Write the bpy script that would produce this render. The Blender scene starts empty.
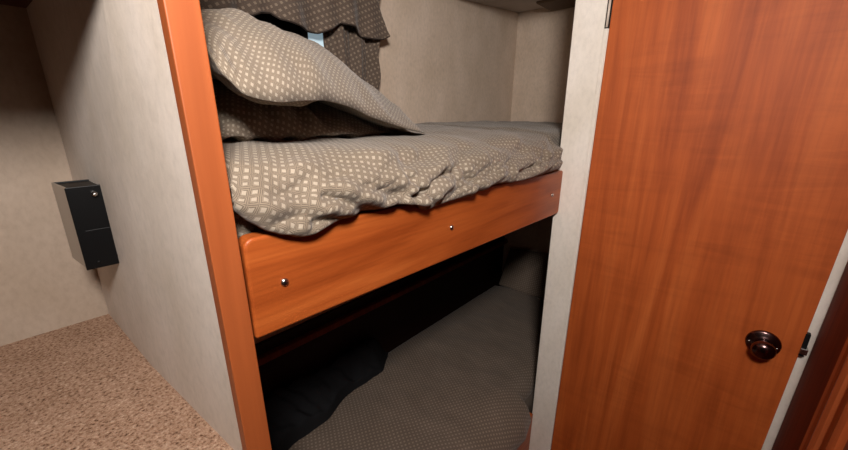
import bpy, bmesh, math, random
from mathutils import Vector, Matrix, noise
C = bpy.context.scene.collection
random.seed(4)
S = .45; CAMZ = 1.40; FPX = 364.7

# ------------------------------------------------------------------ camera, light, exposure
cd = bpy.data.cameras.new('camera'); cam = bpy.data.objects.new('camera', cd); C.objects.link(cam)
cam.location = (0, 0, CAMZ)
cam.rotation_euler = (math.radians(73.34), math.radians(-.44), math.radians(-48.66))
cd.sensor_width = 36; cd.lens = FPX / 848 * 36; cd.clip_start = .01
bpy.context.scene.camera = cam

w = bpy.data.worlds.new('world'); bpy.context.scene.world = w; w.use_nodes = True
w.node_tree.nodes['Background'].inputs[0].default_value = (.9, .93, 1, 1)
w.node_tree.nodes['Background'].inputs[1].default_value = .006

ld = bpy.data.lights.new('ceiling_bounce', 'AREA'); ld.shape = 'DISK'; ld.size = .20
ld.energy = 23; ld.color = (1, .95, .90)
lo = bpy.data.objects.new('ceiling_bounce', ld); C.objects.link(lo)
lo.location = (-.13, -.17, 1.85)
lo.rotation_euler = (Vector((.62, .85, 1.62)) - lo.location).to_track_quat('-Z', 'Y').to_euler()

vs = bpy.context.scene.view_settings
bpy.context.scene.display_settings.display_device = 'sRGB'
vs.view_transform = 'Standard'; vs.look = 'None'; vs.gamma = 1; vs.use_curve_mapping = False
vs.exposure = 0

# ------------------------------------------------------------------ measuring helpers (rays of the camera above, used to find real positions)
RM = cam.rotation_euler.to_matrix()
def on(px, py, ax, v):
    r = RM @ Vector((px - 424, 225 - py, -FPX)); o = Vector((0, 0, CAMZ))
    return o + r * ((v - o[ax]) / r[ax])
def interp(pts, x):
    if x <= pts[0][0]: return pts[0][1]
    for a, b in zip(pts, pts[1:]):
        if x <= b[0]:
            t = (x - a[0]) / (b[0] - a[0]); return a[1] + (b[1] - a[1]) * t
    return pts[-1][1]
def sm(a, b, x):
    t = max(0, min(1, (x - a) / (b - a))); return t * t * (3 - 2 * t)
def srgb(r, g, b):
    return tuple(((c / 255 + .055) / 1.055) ** 2.4 if c > 10 else c / 255 / 12.92 for c in (r, g, b)) + (1,)

# ------------------------------------------------------------------ materials
class N:
    def __init__(s, name):
        s.m = bpy.data.materials.new(name); s.m.use_nodes = True; s.t = s.m.node_tree
        s.b = s.t.nodes['Principled BSDF']
    def n(s, kind, **kw):
        nd = s.t.nodes.new(kind)
        for k, v in kw.items(): setattr(nd, k, v)
        return nd
    def l(s, a, b): s.t.links.new(a, b)
    def math(s, op, a, b=None):
        nd = s.n('ShaderNodeMath', operation=op)
        for i, v in enumerate((a, b)):
            if v is None: continue
            if isinstance(v, (int, float)): nd.inputs[i].default_value = v
            else: s.l(v, nd.inputs[i])
        return nd.outputs[0]
    def coords(s, kind='Object', scale=(1, 1, 1), rot=(0, 0, 0)):
        tc = s.n('ShaderNodeTexCoord'); mp = s.n('ShaderNodeMapping')
        mp.inputs['Scale'].default_value = scale; mp.inputs['Rotation'].default_value = rot
        s.l(tc.outputs[kind], mp.inputs[0]); return mp.outputs[0]
    def noise(s, vec, scale, detail=4, rough=.5, dist=0):
        nd = s.n('ShaderNodeTexNoise'); s.l(vec, nd.inputs['Vector'])
        nd.inputs['Scale'].default_value = scale; nd.inputs['Detail'].default_value = detail
        nd.inputs['Roughness'].default_value = rough; nd.inputs['Distortion'].default_value = dist
        return nd.outputs[0]
    def ramp(s, fac, stops):
        nd = s.n('ShaderNodeValToRGB'); cr = nd.color_ramp
        while len(cr.elements) < len(stops): cr.elements.new(.5)
        for e, (p, c) in zip(cr.elements, stops): e.position = p; e.color = c
        s.l(fac, nd.inputs[0]); return nd.outputs[0]
    def mix(s, fac, a, b, mode='MIX'):
        nd = s.n('ShaderNodeMix', data_type='RGBA', blend_type=mode)
        for i, v in ((0, fac), (6, a), (7, b)):
            if isinstance(v, (int, float, tuple)): nd.inputs[i].default_value = v
            else: s.l(v, nd.inputs[i])
        return nd.outputs[2]
    def bump(s, h, strength=.3, dist=.01):
        nd = s.n('ShaderNodeBump'); nd.inputs['Strength'].default_value = strength
        nd.inputs['Distance'].default_value = dist; s.l(h, nd.inputs['Height']); s.l(nd.outputs[0], s.b.inputs['Normal'])
    def col(s, c):
        if isinstance(c, tuple): s.b.inputs['Base Color'].default_value = c
        else: s.l(c, s.b.inputs['Base Color'])
    def rough(s, v, spec=None, metal=None, coat=None):
        s.b.inputs['Roughness'].default_value = v
        if spec is not None: s.b.inputs['Specular IOR Level'].default_value = spec
        if metal is not None: s.b.inputs['Metallic'].default_value = metal
        if coat is not None: s.b.inputs['Coat Weight'].default_value = coat; s.b.inputs['Coat Roughness'].default_value = .12

def plain(name, c, rough=.5, spec=.5, metal=0):
    k = N(name); k.col(c); k.rough(rough, spec, metal); return k.m
def wallpaper(name, base, amt=1.0):
    k = N(name); v = k.coords('Object', (1.6, 1.6, .9))
    a = k.noise(v, 60, 5, .65); b = k.noise(k.coords('Object', (1, 1, .6)), 9, 3, .5)
    d = tuple(x * (1 - .22 * amt) for x in base[:3]) + (1,); l = tuple(min(1, x * (1 + .16 * amt)) for x in base[:3]) + (1,)
    c = k.ramp(a, [(.3, d), (.5, base), (.72, l)])
    c2 = k.ramp(b, [(.3, (.86, .84, .80, 1)), (.7, (1, 1, 1, 1))])
    k.col(k.mix(1.0, c, c2, 'MULTIPLY')); k.rough(.55, .35); k.bump(a, .12, .004); return k.m
def wood(name, dark, mid, light, axis=2, scale=1.0, rough=.35, figure=True, coat=.25):
    k = N(name)
    st = [9, 9, 9]; st[axis] = .55
    v = k.coords('Object', tuple(s * scale for s in st))
    a = k.noise(v, 1.2, 5, .6, 1.6)
    st2 = [70, 70, 70]; st2[axis] = 2.2
    f = k.noise(k.coords('Object', tuple(s * scale for s in st2)), 1.6, 3, .6)
    c = k.ramp(a, [(.28, dark), (.5, mid), (.74, light)])
    c2 = k.ramp(f, [(.33, (.74, .70, .66, 1)), (.6, (1, 1, 1, 1))])
    c = k.mix(.55, c, k.mix(1.0, c, c2, 'MULTIPLY'))
    if figure:
        st3 = [2.2, 2.2, 2.2]; st3[axis] = 16
        g = k.noise(k.coords('Object', tuple(s * scale for s in st3)), 1.6, 4, .65, .8)
        patch = k.noise(k.coords('Object', (5 * scale,) * 3), 1, 2, .5)
        c3 = k.ramp(g, [(.36, (.82, .79, .76, 1)), (.60, (1.0, 1.0, 1.0, 1))])
        pm = k.ramp(patch, [(.40, (0, 0, 0, 1)), (.60, (.9, .9, .9, 1))])
        c = k.mix(pm, c, k.mix(1.0, c, c3, 'MULTIPLY'))
    k.col(c); k.rough(rough, .32, None, coat); k.bump(f, .05, .002); return k.m
def weave(name, base, light, dark, cell=.017, rot=0.0, fine=True):
    """woven fabric: light squares on a grid, little hatched bars between them; coordinates are metres in the UV map"""
    k = N(name); v = k.coords('UV', (1 / cell, 1 / cell, 1), (0, 0, rot))
    sx = k.n('ShaderNodeSeparateXYZ'); k.l(v, sx.inputs[0]); X, Y = sx.outputs[0], sx.outputs[1]
    fx = k.math('FRACT', X); fy = k.math('FRACT', Y)
    dx = k.math('ABSOLUTE', k.math('SUBTRACT', fx, .5)); dy = k.math('ABSOLUTE', k.math('SUBTRACT', fy, .5))
    sq = k.math('LESS_THAN', k.math('MAXIMUM', dx, dy), .22)
    # hatch: stripes run one way beside the squares and the other way above them
    side = k.math('GREATER_THAN', dx, dy)
    s1 = k.math('GREATER_THAN', k.math('FRACT', k.math('MULTIPLY', X, 6)), .55)
    s2 = k.math('GREATER_THAN', k.math('FRACT', k.math('MULTIPLY', Y, 6)), .55)
    st = k.math('ADD', k.math('MULTIPLY', s1, side), k.math('MULTIPLY', s2, k.math('SUBTRACT', 1, side)))
    c = k.mix(k.math('MULTIPLY', st, .9), base, dark)
    c = k.mix(k.math('MULTIPLY', sq, .7), c, light)
    nz = k.noise(k.coords('UV', (9, 9, 1)), 1, 3)
    c = k.mix(1.0, c, k.ramp(nz, [(.3, (.85, .84, .82, 1)), (.7, (1, 1, 1, 1))]), 'MULTIPLY')
    k.col(c); k.rough(.85, .15)
    k.b.inputs['Sheen Weight'].default_value = .15
    k.bump(k.math('ADD', sq, k.math('MULTIPLY', st, -.5)), .25, .001); return k.m

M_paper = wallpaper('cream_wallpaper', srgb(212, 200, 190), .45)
M_nook_dim = wallpaper('beige_wallpaper_dimmed', srgb(168, 150, 134), .45)  # same wall, darker colour: light falloff in the nook painted in
M_paper2 = wallpaper('beige_wallpaper', srgb(214, 194, 176), .6)
M_strip = wallpaper('pale_wall_panel', srgb(236, 226, 216), .35)
M_ceil = wallpaper('ceiling_panel', srgb(176, 166, 160), .3)
M_door = wood('cherry_door_laminate', srgb(154, 68, 24), srgb(180, 86, 34), srgb(198, 102, 47), 2, 1.0, .58, True, .0)
M_rail = wood('cherry_rail', srgb(138, 62, 22), srgb(162, 79, 32), srgb(178, 94, 42), 0, 1.6, .42, False, .05)
M_post = wood('orange_edge_trim', srgb(146, 72, 34), srgb(153, 78, 38), srgb(160, 84, 43), 2, .6, .5, False, .0)
M_dark = wood('dark_cherry', srgb(96, 38, 18), srgb(118, 48, 22), srgb(136, 60, 28), 2, 1.3, .75, False, 0)
M_mold = wood('cherry_moulding', srgb(150, 68, 32), srgb(176, 86, 44), srgb(196, 106, 60), 2, 1.3, .4, False, .05)
M_cab = wood('overhead_brown', srgb(60, 34, 24), srgb(72, 40, 28), srgb(84, 48, 34), 0, 1.0, .5, False, 0)
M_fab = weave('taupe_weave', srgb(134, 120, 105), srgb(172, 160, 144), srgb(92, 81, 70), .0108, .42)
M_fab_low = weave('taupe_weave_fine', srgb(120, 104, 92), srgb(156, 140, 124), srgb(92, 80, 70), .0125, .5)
M_val = weave('brown_valance_weave', srgb(100, 86, 76), srgb(140, 124, 108), srgb(72, 60, 52), .015, .4)
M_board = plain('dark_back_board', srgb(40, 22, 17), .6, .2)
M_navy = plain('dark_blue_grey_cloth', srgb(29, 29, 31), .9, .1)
M_pipe = plain('dark_piping', srgb(48, 40, 36), .9, .1)
M_black = plain('black_gloss_plastic', srgb(5, 5, 6), .38, .25)
M_blackm = plain('black_matt', srgb(14, 13, 13), .6, .2)
M_grey = plain('side_wall_reflection', srgb(150, 136, 122), .3, .5)  # wall reflection on the glossy black box side, painted as its colour
M_steel = plain('brushed_steel', srgb(190, 185, 180), .25, .5, 1)
M_bronze = plain('oil_rubbed_bronze', srgb(112, 88, 86), .2, .5, 1)
M_matt = plain('mattress_ticking', srgb(90, 80, 72), .9, .1)
M_ply = plain('plywood', srgb(70, 48, 34), .8, .1)
k = N('speckled_carpet'); v = k.coords('Object')
a = k.noise(v, 190, 3, .7); b = k.noise(v, 420, 2, .6); c = k.noise(v, 14, 2, .5)
cc = k.ramp(a, [(.32, srgb(92, 62, 46)), (.44, srgb(172, 136, 112)), (.6, srgb(196, 162, 138)), (.74, srgb(224, 198, 176))])
cc = k.mix(1.0, cc, k.ramp(c, [(.3, (.88, .86, .84, 1)), (.7, (1, 1, 1, 1))]), 'MULTIPLY')
k.col(cc); k.rough(.95, .05); k.bump(k.math('ADD', a, b), .9, .006); M_carpet = k.m
k = N('window_daylight_blind'); k.col(srgb(200, 222, 232)); k.rough(.5)
k.b.inputs['Emission Color'].default_value = srgb(190, 220, 235); k.b.inputs['Emission Strength'].default_value = .35; M_blind = k.m

# ------------------------------------------------------------------ object helpers
def tag(o, label=None, cat=None, group=None, kind=None):
    for key, val in (('label', label), ('category', cat), ('group', group), ('kind', kind)):
        if val: o[key] = val
    return o
def empty(name, loc=(0, 0, 0)):
    o = bpy.data.objects.new(name, None); C.objects.link(o); o.location = loc; o.empty_display_size = .05; return o
def link(name, me, mat, parent=None, smooth=False):
    o = bpy.data.objects.new(name, me); C.objects.link(o)
    if mat: me.materials.append(mat)
    if smooth:
        for p in me.polygons: p.use_smooth = True
    if parent:
        bpy.context.view_layer.update()
        o.parent = parent; o.matrix_parent_inverse = Matrix.Translation(-world_loc(parent))
    return o
def world_loc(o):
    v = Vector(o.location)
    while o.parent: 
        v = v + o.matrix_parent_inverse.translation; o = o.parent; v += Vector(o.location)
    return v
def finish(bm, name, mat, parent=None, smooth=False, bevel=0, seg=3):
    if bevel:
        bmesh.ops.bevel(bm, geom=bm.edges[:], offset=bevel, segments=seg, affect='EDGES', profile=.5)
    bmesh.ops.recalc_face_normals(bm, faces=bm.faces[:])
    me = bpy.data.meshes.new(name); bm.to_mesh(me); bm.free()
    return link(name, me, mat, parent, smooth)
def hexa(name, p, mat, parent=None, bevel=0, seg=3, smooth=False):
    """eight corners: bottom loop then top loop"""
    bm = bmesh.new(); v = [bm.verts.new(q) for q in p]
    for f in ((0, 1, 2, 3), (7, 6, 5, 4), (0, 4, 5, 1), (1, 5, 6, 2), (2, 6, 7, 3), (3, 7, 4, 0)): bm.faces.new([v[i] for i in f])
    return finish(bm, name, mat, parent, smooth, bevel, seg)
def box(name, x0, x1, y0, y1, z0, z1, mat, parent=None, bevel=0, seg=3, smooth=False):
    return hexa(name, [(x0, y0, z0), (x1, y0, z0), (x1, y1, z0), (x0, y1, z0), (x0, y0, z1), (x1, y0, z1), (x1, y1, z1), (x0, y1, z1)], mat, parent, bevel, seg, smooth)
def lathe(name, prof, origin, axis, mat, parent=None, seg=40):
    """prof: (distance along axis, radius)"""
    ax = Vector(axis).normalized(); q = Vector((0, 0, 1)).rotation_difference(ax); o = Vector(origin)
    bm = bmesh.new(); rings = []
    for d, r in prof:
        if r < 1e-6: rings.append([bm.verts.new(o + ax * d)])
        else: rings.append([bm.verts.new(o + q @ Vector((r * math.cos(2 * math.pi * i / seg), r * math.sin(2 * math.pi * i / seg), d))) for i in range(seg)])
    for a, b in zip(rings, rings[1:]):
        for i in range(seg):
            j = (i + 1) % seg
            if len(a) == 1 and len(b) == 1: continue
            if len(a) == 1: bm.faces.new((a[0], b[i], b[j]))
            elif len(b) == 1: bm.faces.new((a[i], a[j], b[0]))
            else: bm.faces.new((a[i], a[j], b[j], b[i]))
    return finish(bm, name, mat, parent, True)
def grid(name, fn, nu, nv, mat, parent=None, uvfn=None, thick=0, closed=False):
    """smooth sheet from fn(u,v); UV in metres from arc lengths unless uvfn given"""
    P = [[Vector(fn(i / nu, j / nv)) for j in range(nv + 1)] for i in range(nu + 1)]
    bm = bmesh.new(); V = [[bm.verts.new(p) for p in row] for row in P]
    uvl = bm.loops.layers.uv.new('UVMap'); UV = {}
    mid = nv // 2; ul = [0]
    for i in range(nu): ul.append(ul[-1] + (P[i + 1][mid] - P[i][mid]).length)
    for i in range(nu + 1):
        s = 0
        for j in range(nv + 1):
            if j: s += (P[i][j] - P[i][j - 1]).length
            UV[V[i][j]] = (ul[i], s) if uvfn is None else (uvfn(i / nu, j / nv) if callable(uvfn) else (uvfn[0] * i / nu, s))
        if isinstance(uvfn, tuple):
            for j in range(nv + 1): UV[V[i][j]] = (UV[V[i][j]][0], (UV[V[i][j]][1] - s) * uvfn[1])
    for i in range(nu):
        for j in range(nv):
            f = bm.faces.new((V[i][j], V[i + 1][j], V[i + 1][j + 1], V[i][j + 1]))
            for lp in f.loops: lp[uvl].uv = UV[lp.vert]
    me = bpy.data.meshes.new(name); bm.to_mesh(me); bm.free()
    o = link(name, me, mat, parent, True)
    if thick:
        md = o.modifiers.new('thickness', 'SOLIDIFY'); md.thickness = thick; md.offset = 0
    return o
def tube(name, pts, r, mat, parent=None, seg=8):
    bm = bmesh.new(); rings = []
    pts = [Vector(p) for p in pts]
    for i, p in enumerate(pts):
        d = (pts[min(i + 1, len(pts) - 1)] - pts[max(i - 1, 0)]).normalized()
        a = d.orthogonal().normalized() if not rings else (pa - d * pa.dot(d)).normalized()
        pa = a; b = d.cross(a)
        rings.append([bm.verts.new(p + (a * math.cos(t) + b * math.sin(t)) * r) for t in [2 * math.pi * k / seg for k in range(seg)]])
    for A, B in zip(rings, rings[1:]):
        for k in range(seg): bm.faces.new((A[k], A[(k + 1) % seg], B[(k + 1) % seg], B[k]))
    bm.faces.new(rings[0]); bm.faces.new(rings[-1][::-1])
    return finish(bm, name, mat, parent, True)
def nz(x, y, z, s): return noise.noise(Vector((x * s, y * s, z * s)))

def struct(o): o['kind'] = 'structure'; return o

# ------------------------------------------------------------------ the room
YB = 1.125; XR = 2.075; XD = 1.190
struct(box('floor', -1.3, 2.4, -1.4, 1.2, -.04, 0, M_dark))
struct(box('ceiling', -1.3, 2.4, -1.4, .47, 1.98, 2.02, M_ceil))
cs = struct(hexa('ceiling.001', [(-1.3, .47, 1.90), (1.40, .47, 1.90), (1.40, 1.17, 1.90), (-1.3, 1.17, 1.90),
                                 (-1.3, .47, 2.02), (1.40, .47, 2.02), (1.40, 1.17, 2.02), (-1.3, 1.17, 2.02)], M_ceil))
struct(hexa('ceiling.002', [(1.40, .47, 1.90), (XR + .03, .47, 1.96), (XR + .03, 1.17, 1.96), (1.40, 1.17, 1.90),
                            (1.40, .47, 2.02), (XR + .03, .47, 2.02), (XR + .03, 1.17, 2.02), (1.40, 1.17, 2.02)], M_ceil))
struct(box('wall_nook_back', -1.3, .115, YB - .001, YB + .04, .0, 2.0, M_nook_dim))
struct(box('wall_back', .115, XR + .03, YB, YB + .04, 0, 2.0, M_paper2))
struct(box('wall_right', XR, XR + .03, .43, YB, 0, 2.0, M_paper2))
struct(box('wall_front', 1.215, XR + .03, .428, .450, 0, 2.0, M_paper2))
struct(box('wall_hall_left', -1.32, -1.28, -1.4, YB, 0, 2.0, M_cab))
struct(box('wall_rear', -1.3, 2.4, -1.42, -1.38, 0, 2.0, M_cab))
# partition between the nook and the bunks: its left face recedes slightly to the left
struct(hexa('wall_partition', [(.1495, .452, 0), (.172, .452, 0), (.122, YB, 0), (.090, YB, 0),
                               (.1245, .452, 2.0), (.148, .452, 2.0), (.122, YB, 2.0), (.090, YB, 2.0)], M_paper))
# wall panel between the bunk opening and the door
struct(hexa('wall_door_side', [(XD, .364, 0), (1.225, .364, 0), (1.225, .452, 0), (XD, .452, 0),
                               (XD, .361, 2.0), (1.225, .361, 2.0), (1.225, .467, 2.0), (XD, .467, 2.0)], M_strip, None, .002, 2))
struct(box('trim_1', XD - .0035, XD + .001, .3635, .374, 0, 2.0, M_strip, None, .0012, 2))
struct(box('trim_2', XD + .014, XD + .035, -.40, .3635, 0, 2.0, M_strip))       # jamb behind the door leaf
# carpeted platform of the nook
struct(hexa('floor.001', [(-1.28, .445, .86), (.150, .445, .86), (.108, YB, .86), (-1.28, YB, .86), (-1.28, .445, .92), (.150, .445, .92), (.108, YB, .92), (-1.28, YB, .92)], M_carpet))
struct(box('floor.002', -1.28, .150, .40, .445, .86, .920, M_carpet))
struct(box('wall_platform', -1.28, .115, .42, .45, 0, .86, M_dark))

# ------------------------------------------------------------------ the nook
oc = empty('overhead_cabinet', (-.55, .83, 1.60)); tag(oc, 'dark brown overhead cabinet above the carpeted nook at the upper left corner', 'cabinet')
box('body', -1.28, .112, .57, YB, 1.597, 1.985, M_cab, oc)
box('door', -.62, .08, .552, .57, 1.615, 1.90, M_cab, oc, .003)
box('light_rail', -1.28, .122, .545, .57, 1.562, 1.612, M_cab, oc)

bx = empty('wall_box', (.082, .92, 1.125)); tag(bx, 'small black box fixed to the nook wall just above the carpet', 'wall box')
hx = [(.058, .867, 1.126), (.107, .867, 1.126), (.104, .957, 1.126), (.055, .957, 1.126)]
def shell(p, z0, z1, t):
    pass
box('front_plate', .056, .1155, .867, .871, 1.124, 1.277, M_black, bx, .0012, 2)
hexa('side_panel', [(.0565, .8705, 1.128), (.0600, .8705, 1.128), (.0500, .955, 1.128), (.0465, .955, 1.128), (.0565, .8705, 1.277), (.0600, .8705, 1.277), (.0500, .955, 1.277), (.0465, .955, 1.277)], M_grey, bx, .001, 2)['label'] = 'glossy side with the wall reflection painted in as grey'
box('back_plate', .047, .108, .952, .956, 1.128, 1.277, M_black, bx, .001, 2)
hexa('tray', [(.0585, .870, 1.268), (.1125, .870, 1.268), (.1125, .953, 1.268), (.0485, .953, 1.268), (.0585, .870, 1.2745), (.1125, .870, 1.2745), (.1125, .953, 1.2745), (.0485, .953, 1.2745)], M_black, bx)
box('base', .0600, .1035, .871, .952, 1.128, 1.133, M_black, bx)
lathe('knob', [(0, .0045), (.002, .0052), (.006, .0046), (.009, .0025), (.010, 0)], (.092, .8665, 1.262), (0, -1, 0), M_steel, bx, 20)['label'] = 'small shiny metal stud'
box('rib', .068, .105, .8664, .8675, 1.196, 1.1975, M_black, bx, .0006, 2)
lathe('screw', [(0, .0028), (.001, .0028), (.0016, 0)], (.104, .8665, 1.142), (0, -1, 0), M_blackm, bx, 14)
lathe('screw', [(0, .0028), (.001, .0028), (.0016, 0)], (.075, .8665, 1.136), (0, -1, 0), M_blackm, bx, 14)

# ------------------------------------------------------------------ upper bunk bed: post, rail, deck
bunk = empty('bunk_bed', (.65, .6, 1.10)); tag(bunk, 'orange cherry wood upper bunk frame with tall edge post and long bolted side rail', 'bunk bed')
hexa('post', [(.1470, .438, 0), (.1805, .438, 0), (.1805, .458, 0), (.1470, .458, 0),
              (.1225, .438, 2.0), (.1540, .438, 2.0), (.1540, .458, 2.0), (.1225, .458, 2.0)], M_post, bunk, .0015, 2)
def rail_mesh():
    # outline in the x-z plane with rounded corners, extruded in y
    L, Rr = .170, XD - .0005
    zt0, zt1, zb0, zb1 = 1.253, 1.2335, 1.1135, 1.0905
    cs = [(L, zb0, .004), (Rr, zb1, .012), (Rr, zt1, .008), (L, zt0, .014)]
    out = []
    for i, (x, z, r) in enumerate(cs):
        p = Vector((x, z)); a = (Vector(cs[i - 1][:2]) - p).normalized(); b = (Vector(cs[(i + 1) % 4][:2]) - p).normalized()
        c = p + (a + b) * r
        a0 = math.atan2(*(p + a * r - c).yx); a1 = math.atan2(*(p + b * r - c).yx)
        while a1 - a0 > math.pi: a1 -= 2 * math.pi
        while a1 - a0 < -math.pi: a1 += 2 * math.pi
        for t in range(7): 
            q = a0 + (a1 - a0) * t / 6; out.append((c.x + r * math.cos(q), c.y + r * math.sin(q)))
    bm = bmesh.new()
    f = bm.faces.new([bm.verts.new((x, .442, z)) for x, z in out])
    g = bmesh.ops.extrude_face_region(bm, geom=[f]); bmesh.ops.translate(bm, vec=(0, .027, 0), verts=[v for v in g['geom'] if isinstance(v, bmesh.types.BMVert)])
    es = [e for e in bm.edges if abs((e.verts[0].co - e.verts[1].co).y) < 1e-6]
    bmesh.ops.bevel(bm, geom=es, offset=.004, segments=3, affect='EDGES', profile=.5)
    return bm
rl = finish(rail_mesh(), 'side_rail', M_rail, bunk)
for px, py in ((284.5, 282), (451.5, 227.5), (552, 195)):
    p = on(px, py, 1, .442)
    s = lathe('screw', [(-.001, .0058), (.0008, .0058), (.0026, .0048), (.0036, .003), (.0038, 0)], (p.x, .4418, p.z), (0, -1, 0), M_steel, rl, 20)
    s['label'] = 'small steel screw head'
box('deck', .165, XR - .003, .470, YB - .003, 1.105, 1.125, M_ply, bunk)

mt = box('mattress', .168, XR - .004, .480, YB - .012, 1.126, 1.318, M_fab, None, .03, 5, True)
tag(mt, 'mattress covered in taupe woven cloth lying on the upper bunk behind the rail', 'mattress')
uv = mt.data.uv_layers.new(name='UVMap')
for p in mt.data.polygons:
    n = p.normal; a = (0, 1) if abs(n.z) > .7 else ((0, 2) if abs(n.y) > .7 else (1, 2))
    for li in p.loop_indices:
        co = mt.data.vertices[mt.data.loops[li].vertex_index].co; uv.data[li].uv = (co[a[0]], co[a[1]])

# comforter: hem line measured on the rail, then a rounded front and a nearly flat top
hem_px = [(228, 203), (240, 214), (255, 226), (270, 233), (283, 237), (300, 239), (312, 236), (325, 230), (345, 222), (365, 212), (395, 205), (415, 207), (432, 209), (445, 204), (470, 197), (495, 186), (530, 179), (556, 171)]
hem = []
for px, py in hem_px:
    p = on(px, py, 1, .430); hem.append((p.x, p.z))
def comforter(u, v):
    x = .168 + u * (XR - .01 - .168)
    h = interp(hem, x)
    right = sm(1.155, 1.185, x)               # behind the wall the edge simply tucks in
    h = h * (1 - right) + 1.27 * right
    lump = .010 * nz(x, 3.1, 0, 6) + .004 * nz(x, 1.7, 0, 17)
    zt = 1.352 + lump + .012 * sm(.60, .2, x) + .006 * right
    prof = [(0, .470, h + .020), (.06, .446, h + .006), (.11, .434, h + .001), (.17, .425, h + .010), (.26, .423, h + .032), (.36, .434, h + (zt - h) * .52), (.46, .462, h + (zt - h) * .78), (.56, .51, h + (zt - h) * .93), (.68, .60, zt), (.84, .85, zt + .010), (.95, 1.07, zt + .014), (1.0, YB - .006, zt + .002)]
    # catmull-like smoothing through repeated linear interpolation
    def at(t):
        t = max(0, min(1, t))
        for a, b in zip(prof, prof[1:]):
            if t <= b[0]:
                q = (t - a[0]) / (b[0] - a[0]); return (a[1] + (b[1] - a[1]) * q, a[2] + (b[2] - a[2]) * q)
        return prof[-1][1:]
    ys = zs = 0; W = 0
    for d, wt in ((-.05, .5), (-.025, .8), (0, 1), (.025, .8), (.05, .5)):
        k2 = min(1, v / .06, (1 - v) / .05); a = at(v + d * k2); ys += a[0] * wt; zs += a[1] * wt; W += wt
    y, z = ys / W, zs / W
    y += right * sm(.62, .3, v) * .062 + .020 * max(sm(.20, .168, x), sm(1.10, 1.16, x) * (1 - right)) * sm(.62, .3, v)
    front = sm(.0, .10, v) * sm(.75, .45, v) * (1 - right)
    # wrinkles: soft folds running down and to the right across the front
    s = x * 9 + (z - 1.2) * 14
    wr = nz(x * 2.2 + (z) * 3.0, z * 9 - x * 2, 1.3, 5.0) * .016 + nz(x * 1.2 + z * 5, z * 14 - x * 4, 4, 9) * .005 + .0015 * nz(x, y, z, 60)
    # two deeper creases seen near the middle and the right of the edge
    def crease(x0, z0, dx, dz, wdt, depth):
        t = ((x - x0) * dx + (z - z0) * dz) / (dx * dx + dz * dz); t = max(0, min(1, t))
        d = math.hypot(x - x0 - t * dx, z - z0 - t * dz); return -depth * math.exp(-(d / wdt) ** 2) + depth * .6 * math.exp(-((d - 1.9 * wdt) / wdt) ** 2)
    cr = crease(.40, 1.245, -.12, .045, .008, .010) + crease(.46, 1.262, .10, .030, .009, .012) + crease(.50, 1.252, -.05, .05, .008, .008) + crease(.83, 1.262, .10, .010, .010, .012) + crease(.26, 1.262, .12, -.02, .009, .008) + crease(.33, 1.30, .14, -.035, .010, .007)
    cr += crease(.62, 1.285, .05, -.05, .010, .008) + crease(.96, 1.27, .05, .03, .010, .008)
    y -= (wr + cr) * front
    z += (wr * .5) * front
    top = sm(.55, .72, v) * sm(1.0, .93, v)
    z += top * (.007 * nz(x, y, 0, 8) + .003 * nz(x, y, 5, 22))
    return (x, y, z)
def arctab(fn, fixed, n=80, along='v'):
    P = [Vector(fn(fixed, i / n) if along == 'v' else fn(i / n, fixed)) for i in range(n + 1)]; t = [0]
    for a, b in zip(P, P[1:]): t.append(t[-1] + (b - a).length * .97)
    return lambda q: t[min(n - 1, int(q * n))] + (t[min(n, int(q * n) + 1)] - t[min(n - 1, int(q * n))]) * (q * n - min(n - 1, int(q * n)))
av = arctab(comforter, .30)
cf = grid('comforter', comforter, 420, 90, M_fab, None, (1.893, .97), .006)
tag(cf, 'taupe patterned comforter spread over the upper bunk and drooping over its wooden rail', 'comforter')

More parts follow.
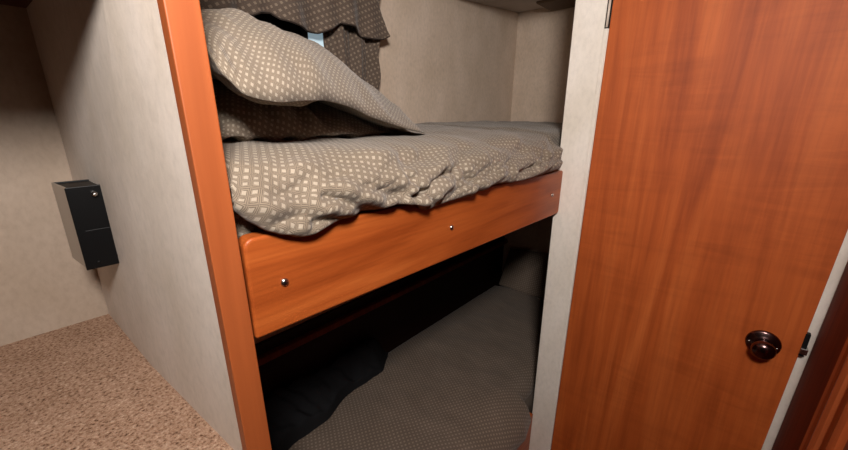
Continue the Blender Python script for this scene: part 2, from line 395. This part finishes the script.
# pillows: two patches (upper and lower face) sewn along a shared edge loop
def pillow(name, near, far, up, down, mat, label, wrink=.006, n=70, m=50, uvrot=0, flange=.0):
    """near/far: lists of (u, Vector) polylines for the two long edges"""
    def pl(L, u):
        for a, b in zip(L, L[1:]):
            if u <= b[0]:
                t = (u - a[0]) / (b[0] - a[0]); return a[1].lerp(b[1], t)
        return L[-1][1]
    def pls(L, u):
        acc = Vector(); W = 0
        for d, wt in ((-.06, .4), (-.03, .8), (0, 1), (.03, .8), (.06, .4)):
            k2 = min(1, u / .06, (1 - u) / .06); acc += pl(L, u + d * k2) * wt; W += wt
        return acc / W
    bm = bmesh.new(); uvl = bm.loops.layers.uv.new('UVMap')
    N_, F_ = [pls(near, i / n) for i in range(n + 1)], [pls(far, i / n) for i in range(n + 1)]
    def shape(u, v):
        fu = max(0, min(u, 1 - u) - flange * .5) * 2; fv = max(0, min(v, 1 - v) - flange * .5) * 2
        return (1 - (1 - min(1, fu)) ** 2.4) ** .7 * (1 - (1 - min(1, fv)) ** 2.2) ** .62
    def pt(i, j, side):
        u, v = i / n, j / m; p = N_[i].lerp(F_[i], v); s = shape(u, v)
        d = up if side > 0 else -down
        amt = d(u, v) if callable(d) else d
        w_ = nz(p.x * 1.0 + 7 * side, p.y, p.z, 9) * wrink * 1.6 + nz(p.x + p.y * .6, p.y * .4 - p.x, 3 + side, 24) * wrink * .8
        # gathers along the seams
        e = math.exp(-min(u, 1 - u, v, 1 - v) / .08)
        w_ += wrink * .9 * e * math.sin(u * 46 + 3 * math.sin(v * 9)) * (1 if side > 0 else .8)
        edge = sm(0, .06, min(u, 1 - u, v, 1 - v))
        q = p + Vector((0, 0, 1)) * (s * amt + w_ * edge)
        return q
    top = [[bm.verts.new(pt(i, j, 1)) for j in range(m + 1)] for i in range(n + 1)]
    bot = [[top[i][j] if i in (0, n) or j in (0, m) else bm.verts.new(pt(i, j, -1)) for j in range(m + 1)] for i in range(n + 1)]
    L1 = sum(((N_[i + 1] + F_[i + 1]) - (N_[i] + F_[i])).length / 2 for i in range(n)); W1 = (F_[n // 2] - N_[n // 2]).length * 1.25
    su = [0]; sv = [0]
    for i in range(n): su.append(su[-1] + (top[i + 1][m // 3].co - top[i][m // 3].co).length)
    for j in range(m): sv.append(sv[-1] + (top[n // 3][j + 1].co - top[n // 3][j].co).length)
    for g, sgn in ((top, 1), (bot, -1)):
        for i in range(n):
            for j in range(m):
                ij = [(i, j), (i + 1, j), (i + 1, j + 1), (i, j + 1)]
                vs_ = [g[a][b] for a, b in ij]
                if sgn < 0: vs_ = vs_[::-1]; ij = ij[::-1]
                f = bm.faces.new(vs_)
                for lp, (a, b) in zip(f.loops, ij): lp[uvl].uv = (su[a] + (3 if sgn < 0 else 0), sv[b])
    me = bpy.data.meshes.new(name); bm.to_mesh(me); bm.free()
    o = link(name, me, mat, None, True); tag(o, label, 'pillow'); return o
def V3(px, py, y): return on(px, py, 1, y)
p_near = [(0, V3(206, 48, .480)), (.12, V3(226, 76, .472)), (.25, V3(248, 97, .462)), (.38, V3(280, 103, .465)), (.52, V3(314, 99, .485)), (.66, V3(342, 103, .52)), (.82, V3(378, 120, .57)), (1, V3(426, 134, .62))]
p_far = [(0, Vector((.175, .84, 1.515))), (.3, Vector((.36, .92, 1.52))), (.6, Vector((.60, .98, 1.48))), (1, Vector((.90, .95, 1.38)))]
pillow('pillow', p_near, p_far, lambda u, v: .105 * (1 - .15 * u), .012, M_fab, 'large puffy taupe patterned pillow leaning up with a pointed corner on the upper bunk', .0075)
q_near = [(0, V3(206, 136, .54)), (.3, V3(262, 136, .58)), (.6, V3(325, 135, .60)), (1, V3(395, 132, .68))]
q_far = [(0, Vector((.185, .92, 1.385))), (.5, Vector((.42, .98, 1.385))), (1, Vector((.66, .90, 1.375)))]
pillow('pillow.001', q_near, q_far, lambda u, v: .122 * (1 - .66 * u), .012, M_fab, 'flatter crumpled patterned pillow in shade under the big puffy pillow', .010)

# ------------------------------------------------------------------ window and its curtain on the back wall of the upper bunk
win = struct(empty('window_1', (.6, YB, 1.7)))
box('window_frame', .28, .715, YB - .022, YB, 1.50, 1.53, M_blackm, win)
box('window_frame', .28, .715, YB - .022, YB, 1.84, 1.87, M_blackm, win)
box('window_frame', .28, .31, YB - .022, YB, 1.53, 1.84, M_blackm, win)
box('window_frame', .682, .704, YB - .022, YB, 1.53, 1.84, M_blackm, win)
box('window_frame', .80, .82, YB - .022, YB, 1.50, 1.87, M_blackm, win)
box('pane', .31, .682, YB - .010, YB - .004, 1.53, 1.84, M_black, win)
box('pane', .704, .80, YB - .012, YB - .004, 1.50, 1.86, M_blind, win)['label'] = 'pale blue strip of lit window pane'

YV = 1.055
vh = [(196, 9), (235, 12), (252, 15), (262, 12), (272, 12), (280, 19), (292, 24), (308, 30), (320, 32.5), (331, 29), (341, 22.5), (352, 27), (363, 36), (375, 39), (384, 39), (389, 36)]
vhem = [(on(a, b, 1, YV).x, on(a, b, 1, YV).z) for a, b in vh]
cur = empty('window_curtain', (.65, 1.09, 1.88)); tag(cur, 'brown patterned window curtain with ruffled valance hanging on the back wall', 'curtain')
XV0, XV1 = vhem[0][0], vhem[-1][0]
ztop = 1.885
def valance(u, v):
    # v=0 at the rod, v=1 at the hem; the right edge flares outward
    xt = XV0 + (XV1 - .062 - XV0) * u; xh = XV0 + (XV1 - XV0) * u
    zh = interp(vhem, xh); x = xt + (xh - xt) * (v ** 1.6); z = ztop + (zh - ztop) * v
    f = math.sin(x * 62 + 2.0 * nz(x, 0, 0, 6)) * .5 + math.sin(x * 31 + 1.3) * .5
    y = YV + .026 * (1 - v) - .020 * f * (v ** 1.2) - .004 + .004 * nz(x, z, 0, 30)
    return (x, y, z)
vl = grid('valance', valance, 200, 40, M_val, cur, None, .003)
tube('piping', [Vector(valance(i / 160, 1)) + Vector((0, .003, -.001)) for i in range(161)], .0026, M_pipe, vl)
PL = on(321, 31, 1, 1.085); PR = on(378.5, 45, 1, 1.085); PB = on(376, 84, 1, 1.085)
def panel(u, v):
    x = PL.x + .006 + .012 * (1 - u) * v + (PR.x - PL.x) * u - .015 * v * u * 1.5 + .015 * (1 - u) * v
    z = 1.86 + (1.36 - 1.86) * v
    if u > .8: x += .006 * math.sin(v * 22)
    y = 1.088 + .014 * math.sin(u * 17 + 1.2 * v + nz(u, v, 0, 3)) + .004 * math.sin(u * 41)
    return (x, min(y, YB - .005), z)
grid('drape', panel, 90, 40, M_val, cur, None, .003)
tube('curtain_rod', [(XV0 - .01, 1.100, 1.885), (XV1 - .03, 1.100, 1.885)], .008, M_steel, cur, 12)

# small lamp housing / vent on the bunk ceiling at its right end
vent = box('ceiling_vent', 1.88, 2.06, .66, .93, 1.930, 1.955, plain('brown_housing', srgb(96, 78, 62), .6, .2), None, .008, 4, True)
tag(vent, 'small brown box fixed to the ceiling above the far right end of the upper bunk', 'ceiling fixture')

# ------------------------------------------------------------------ lower bunk
lb = empty('lower_bunk', (.65, .6, 0)); tag(lb, 'low wooden bunk base with orange side rail under the patterned lower bed', 'bunk base')
box('side_rail', .170, XD - .001, .448, .469, .03, .255, M_rail, lb, .004, 3)
box('deck', .165, XR - .003, .469, YB - .003, .10, .12, M_ply, lb)
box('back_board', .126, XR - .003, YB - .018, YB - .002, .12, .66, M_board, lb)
box('ledge', .126, XR - .003, YB - .045, YB - .018, .60, .625, M_dark, lb, .003)
ml = box('mattress.001', .168, XR - .004, .472, YB - .05, .121, .285, M_matt, None, .03, 5, True)
tag(ml, 'thin mattress on the lower bunk base beneath the darker comforter', 'mattress')
def low_comf(u, v):
    x = .172 + u * (XR - .14 - .172)
    h = .215 - .05 * sm(.95, 1.17, x) * 0 + .015 * nz(x, 2, 0, 5)
    right = sm(1.160, 1.185, x)
    zt = .345 + .012 * nz(x, 4, 0, 3)
    prof = [(0, .455, h), (.05, .437, h - .002), (.12, .424, h + .02), (.22, .428, h + .05), (.32, .45, h + .085), (.45, .54, zt), (.7, .78, zt + .01), (.9, 1.0, zt + .012), (1, YB - .05, zt)]
    def at(t):
        for a, b in zip(prof, prof[1:]):
            if t <= b[0]:
                q = (t - a[0]) / (b[0] - a[0]); return (a[1] + (b[1] - a[1]) * q, a[2] + (b[2] - a[2]) * q)
        return prof[-1][1:]
    ys = zs = W = 0
    for d, wt in ((-.06, .5), (-.03, .8), (0, 1), (.03, .8), (.06, .5)):
        k2 = min(1, v / .06, (1 - v) / .06); a = at(max(0, min(1, v + d * k2))); ys += a[0] * wt; zs += a[1] * wt; W += wt
    y, z = ys / W, zs / W
    y += right * sm(.5, .2, v) * .065 + .020 * sm(1.06, 1.16, x) * (1 - right) * sm(.5, .2, v)
    top = sm(.25, .45, v) * sm(1, .9, v)
    z += top * (.010 * nz(x, y, 0, 4.5) + .004 * nz(x * 1.4, y, 2, 13) + .0012 * nz(x, y, 3, 40))
    y -= sm(.03, .12, v) * sm(.45, .3, v) * (1 - right) * (.010 * nz(x, z, 0, 7) + .003 * nz(x, z, 0, 25))
    return (x, y, z)
al = arctab(low_comf, .4)
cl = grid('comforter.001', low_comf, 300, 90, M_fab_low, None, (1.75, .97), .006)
tag(cl, 'darker dotted comforter tucked over the lower bunk in the shade', 'comforter')
def heap(u, v):
    x = .185 + u * (.80 - .10 * (1 - v))
    e = sm(0, .08, v) * sm(1, .93, v) * sm(0, .03, u) * sm(1, .88, u)
    y = .90 + .175 * v + .05 * nz(x, 0, 0, 5) * (1 - v) + .10 * u * (1 - v)
    z = .352 + e * (.045 + .085 * sm(0, 1, v) + .030 * nz(x, y * 1.5, 0, 6) + .016 * nz(x * 1.2, y * 1.8, 2, 14) + .005 * math.sin(x * 70 + y * 90 + 4 * nz(x, y, 0, 8)) + .006 * nz(x, y, 4, 35))
    return (x, min(y, YB - .052), z)
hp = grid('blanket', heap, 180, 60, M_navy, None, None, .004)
tag(hp, 'crumpled dark blue-grey blanket pushed against the back of the lower bunk', 'blanket')
a_near = [(0, Vector((1.93, .50, .355))), (.5, Vector((1.925, .76, .365))), (1, Vector((1.93, 1.05, .360)))]
a_far = [(0, Vector((2.055, .50, .56))), (.5, Vector((2.06, .76, .60))), (1, Vector((2.055, 1.05, .58)))]
pillow('pillow.002', a_near, a_far, .055, .03, M_fab_low, 'dim pillow standing against the far right end of the lower bunk', .004)

# ------------------------------------------------------------------ door with knob, hinge and latch
dr = struct(empty('door_1', (XD, .08, 0)))
leaf = hexa('door_leaf', [(XD - .006, -.169, .02), (XD + .012, -.169, .02), (XD + .012, .361, .02), (XD - .006, .361, .02), (XD - .006, -.2125, 1.97), (XD + .012, -.2125, 1.97), (XD + .012, .359, 1.97), (XD - .006, .359, 1.97)], M_door, dr, .0015, 2)
kb = on(763, 343, 0, XD - .006)
ko = Vector((XD - .006, kb.y, kb.z))
kn = lathe('door_knob', [(.004, .0150), (.014, .0120), (.022, .0125), (.028, .019), (.035, .0235), (.044, .0238), (.051, .020), (.055, .013), (.057, 0)], ko, (-1, 0, 0), M_bronze, dr, 48)
kn['label'] = 'round dark bronze knob'
lathe('rosette', [(-.002, .0345), (.001, .0350), (.0045, .0340), (.0070, .0310), (.0078, .024), (.0105, .020), (.012, .015), (.012, 0)], ko, (-1, 0, 0), M_bronze, kn, 48)
for dy in (-.0265, .0265):
    lathe('screw', [(0, .0026), (.001, .0026), (.0016, .0014), (.0018, 0)], ko + Vector((-.0066, dy, -.002)), (-1, 0, 0), M_steel, kn, 12)
hz = on(609, 27, 0, XD - .006)
hg = lathe('hinge', [(0, 0), (0, .0032), (.075, .0032), (.075, 0)], (XD - .0065, .3665, hz.z), (0, 0, 1), plain('painted_hinge', srgb(205, 190, 175), .4, .4), dr, 16)
box('hinge_leaf', XD - .006, XD - .0002, .3612, .3722, hz.z - .002, hz.z + .077, M_blackm, hg)
# hardware in the gap at the free edge of the door
hl = on(801, 350, 0, XD - .004)
lt = box('latch', XD - .012, XD + .006, -.1995, -.186, hl.z - .008, hl.z + .008, M_steel, dr, .0012, 2); lt['label'] = 'small bright latch bolt'
box('latch_case', XD - .006, XD + .008, -.1965, -.186, hl.z - .016, hl.z + .046, M_blackm, dr, .001, 2)
struct(box('trim_3', XD + .013, XD + .03, -.235, -.160, 0, 2.0, M_strip))

# ------------------------------------------------------------------ wooden cabinet end with moulded edge at the right
YC = -.188
cb = empty('tall_cabinet', (1.05, YC - .1, 0)); tag(cb, 'tall dark cherry cabinet end with ribbed moulding at the right edge beside the door', 'cabinet')
box('side_panel', .965, XD + .01, YC - .30, YC, 0, 1.975, M_dark, cb, .002, 2)
def mold():
    bm = bmesh.new()
    prof = [(.965, YC - .012), (.965, YC + .004), (.959, YC + .009), (.953, YC + .007), (.949, YC + .003), (.944, YC + .003), (.940, YC + .008), (.932, YC + .010), (.924, YC + .006), (.920, YC + .001), (.912, YC - .001), (.906, YC + .003), (.899, YC + .003), (.894, YC - .003), (.893, YC - .012)]
    rings = [[bm.verts.new((x, y, z)) for x, y in prof] for z in (0.0, 1.975)]
    for i in range(len(prof)):
        j = (i + 1) % len(prof); bm.faces.new((rings[0][i], rings[0][j], rings[1][j], rings[1][i]))
    bm.faces.new(rings[0]); bm.faces.new(rings[1])
    for v in bm.verts: v.co.x = .965 - (.965 - v.co.x) * 1.7
    return finish(bm, 'moulding', M_mold, cb)
mo = mold(); mo['label'] = 'lighter ribbed moulding'
box('inner_panel', .60, .845, YC - .30, YC - .05, 0, 1.975, M_dark, cb)

cb.rotation_euler.x = .0225          # the cabinet end leans very slightly away from the door
